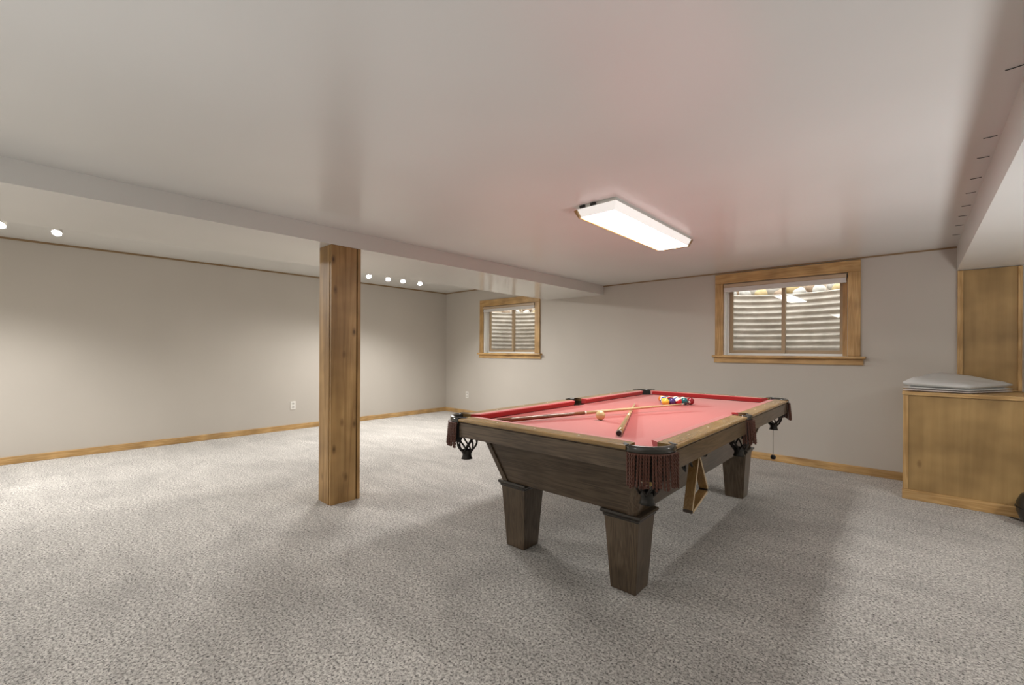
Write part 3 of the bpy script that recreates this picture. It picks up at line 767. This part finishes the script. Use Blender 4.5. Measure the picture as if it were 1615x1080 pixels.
# ------------------------------------------------------------------ plywood cabinet, panel, folded cover
CX1 = 1.55
t = thing('plywood_cabinet', 'low honey plywood cabinet with pine edging under the soffit', 'cabinet', (CABX0, CABY, 0))
Wc, Dc, Hc = CX1 - CABX0, YF - CABY - 0.001, 0.884
part_box('front_panel', 'ply', t, (0.034, Wc - .034, 0.006, 0.022, 0.0795, Hc - .030), 0.0)
part_box('stile', 'pine_z', t, (0, 0.034, 0, 0.03, 0.0795, Hc - .030), 0.003)
part_box('stile', 'pine_z', t, (Wc - .034, Wc, 0, 0.03, 0.0795, Hc - .030), 0.003)
part_box('base_rail', 'pine_x', t, (-0.004, Wc, -0.008, 0.03, 0, 0.079), 0.004)
part_box('top_board', 'pine_x', t, (-0.006, Wc, -0.006, Dc, Hc - .0295, Hc), 0.004)
part_box('side_panel', 'ply', t, (0, 0.018, 0.0305, Dc, 0.0, Hc - .030))
part_box('side_panel', 'ply', t, (Wc - .018, Wc, 0.0305, Dc, 0.0, Hc - .030))

t = thing('plywood_wall_panel', 'tall framed plywood panel on the wall above the cabinet', 'panel', (0.275, YF, Hc + .002))
PWd, PHt = 0.375, ZS - Hc - .004
part_box('board', 'ply', t, (0.034, PWd - .024, -0.014, 0, 0.014, PHt - .003))
part_box('frame_board', 'pine_z', t, (0, 0.034, -0.030, 0, 0, PHt - .003), 0.003)
part_box('frame_board', 'pine_z', t, (PWd - .024, PWd, -0.030, 0, 0, PHt - .003), 0.003)
part_box('frame_board', 'pine_x', t, (0.034, PWd - .024, -0.030, 0, 0, 0.014), 0.002)

def folded_cover():
    t = thing('folded_cover', 'folded grey vinyl table cover lying on the plywood cabinet', 'folded cover', (0, 0, Hc))
    # plan corners: front-left, front-right, back-right, back-left
    FL, FR, BRr, BL = Vector((-.072, 4.862)), Vector((.315, 4.885)), Vector((.585, 5.36)), Vector((.16, 5.46))
    def layer(nm, m, zlo, zhi, rise, grow, n=14):
        s = MB(); rings = []
        prof = [(0.0, 0.0), (0.6, 0.02), (0.95, .2), (1.0, .5), (0.95, .8), (0.6, .98), (0.0, 1.0)]
        # grid top/bottom surfaces joined with rounded edge
        def P(u, v): return (FL * (1 - u) + FR * u) * (1 - v) + (BL * (1 - u) + BRr * u) * v
        nu, nv = 14, 12; top = []; bot = []
        for i in range(nv + 1):
            for j in range(nu + 1):
                u, v = j / nu, i / nv; p = P(u, v)
                e = min(u, 1 - u, v, 1 - v); k = min(1, e / 0.08); k = math.sqrt(max(0, 1 - (1 - k) ** 2))
                def bil(c): return (c[0] * (1 - u) + c[1] * u) * (1 - v) + (c[3] * (1 - u) + c[2] * u) * v
                zb = bil(zlo); zt = bil(zhi)
                w = .004 * sin(u * 9 + v * 4) + .003 * sin(v * 13 - u * 5)
                mid = (zb + zt) / 2; hh = (zt - zb) / 2
                top.append((p.x, p.y, mid + hh * (0.25 + .75 * k) + w * k * rise)); bot.append((p.x, p.y, mid - hh * (0.25 + .75 * k)))
        N = (nu + 1) * (nv + 1); fs = []
        for i in range(nv):
            for j in range(nu):
                a = i * (nu + 1) + j; fs.append((a, a + 1, a + nu + 2, a + nu + 1)); fs.append((N + a, N + a + nu + 1, N + a + nu + 2, N + a + 1))
        edge = [j for j in range(nu + 1)] + [(i) * (nu + 1) + nu for i in range(1, nv + 1)] + [nv * (nu + 1) + j for j in range(nu - 1, -1, -1)] + [i * (nu + 1) for i in range(nv - 1, 0, -1)]
        for q in range(len(edge)):
            a, b_ = edge[q], edge[(q + 1) % len(edge)]; fs.append((a, N + a, N + b_, b_))
        s.add(top + bot, fs, True); s.build(nm, m, t)
    Z0, Z1, Z2, Z3 = (0.001,) * 4, (0.024, 0.016, 0.018, 0.034), (0.040, 0.032, 0.040, 0.060), (0.100, 0.068, 0.084, 0.166)
    layer('lining_fold', 'cover_pink', Z0, Z1, .2, 0)
    layer('lower_fold', 'cover', Z1, Z2, .2, 0)
    layer('upper_fold', 'cover', Z2, Z3, 1.0, 0)
folded_cover()

# ------------------------------------------------------------------ staples along the soffit seam
s = MB(); s.tube([(-.021, 0, .004), (-.020, 0, -.0012), (0, .0005, -.0016), (.020, .001, -.0012), (.021, .001, .004)], 0.0016, 5); sp = s.build('wire_staple', 'iron_black'); spm = sp.data; bpy.data.objects.remove(sp)
for k, y in enumerate((2.18, 2.81, 3.08, 3.42, 3.71, 4.02, 4.30, 4.60, 4.95)):
    o = link('wire_staple', spm); o.location = (0.2385, y, ZC - .0005); o.rotation_euler = (0, 0, radians(random.uniform(-9, 9)))
    tag(o, 'dark wire staple in the ceiling seam by the soffit, %s from the far wall' % 'ninth eighth seventh sixth fifth fourth third second first'.split()[k], 'staple', 'staples along the soffit')

# ------------------------------------------------------------------ black bag at the frame edge
t = thing('black_bag', 'black rounded bag with a strap on the carpet against the cabinet', 'bag', (0.675, 4.66, 0))
s = MB(); prof = [(0.02, 0.0), (0.085, 0.004), (0.125, 0.035), (0.150, 0.10), (0.150, 0.16), (0.128, 0.215), (0.08, 0.245), (0.015, 0.252)]
s.lathe(prof, 28); bg = s.build('bag_body', 'black', t)
s = MB(); s.tube([(0.152 * cos(a), 0.152 * sin(a), 0.13) for a in [2 * pi * j / 28 for j in range(29)]], 0.005, 6); s.build('piping', 'iron_black', bg)
s = MB(); s.loft([[(-.165, .158, .002), (-.150, .168, .002), (-.150, .168, .007), (-.165, .158, .007)], [(-.118, .100, .004), (-.104, .110, .004), (-.104, .110, .009), (-.118, .100, .009)], [(-.082, .050, .006), (-.070, .060, .006), (-.070, .060, .011), (-.082, .050, .011)]]); s.build('strap', 'black', t)
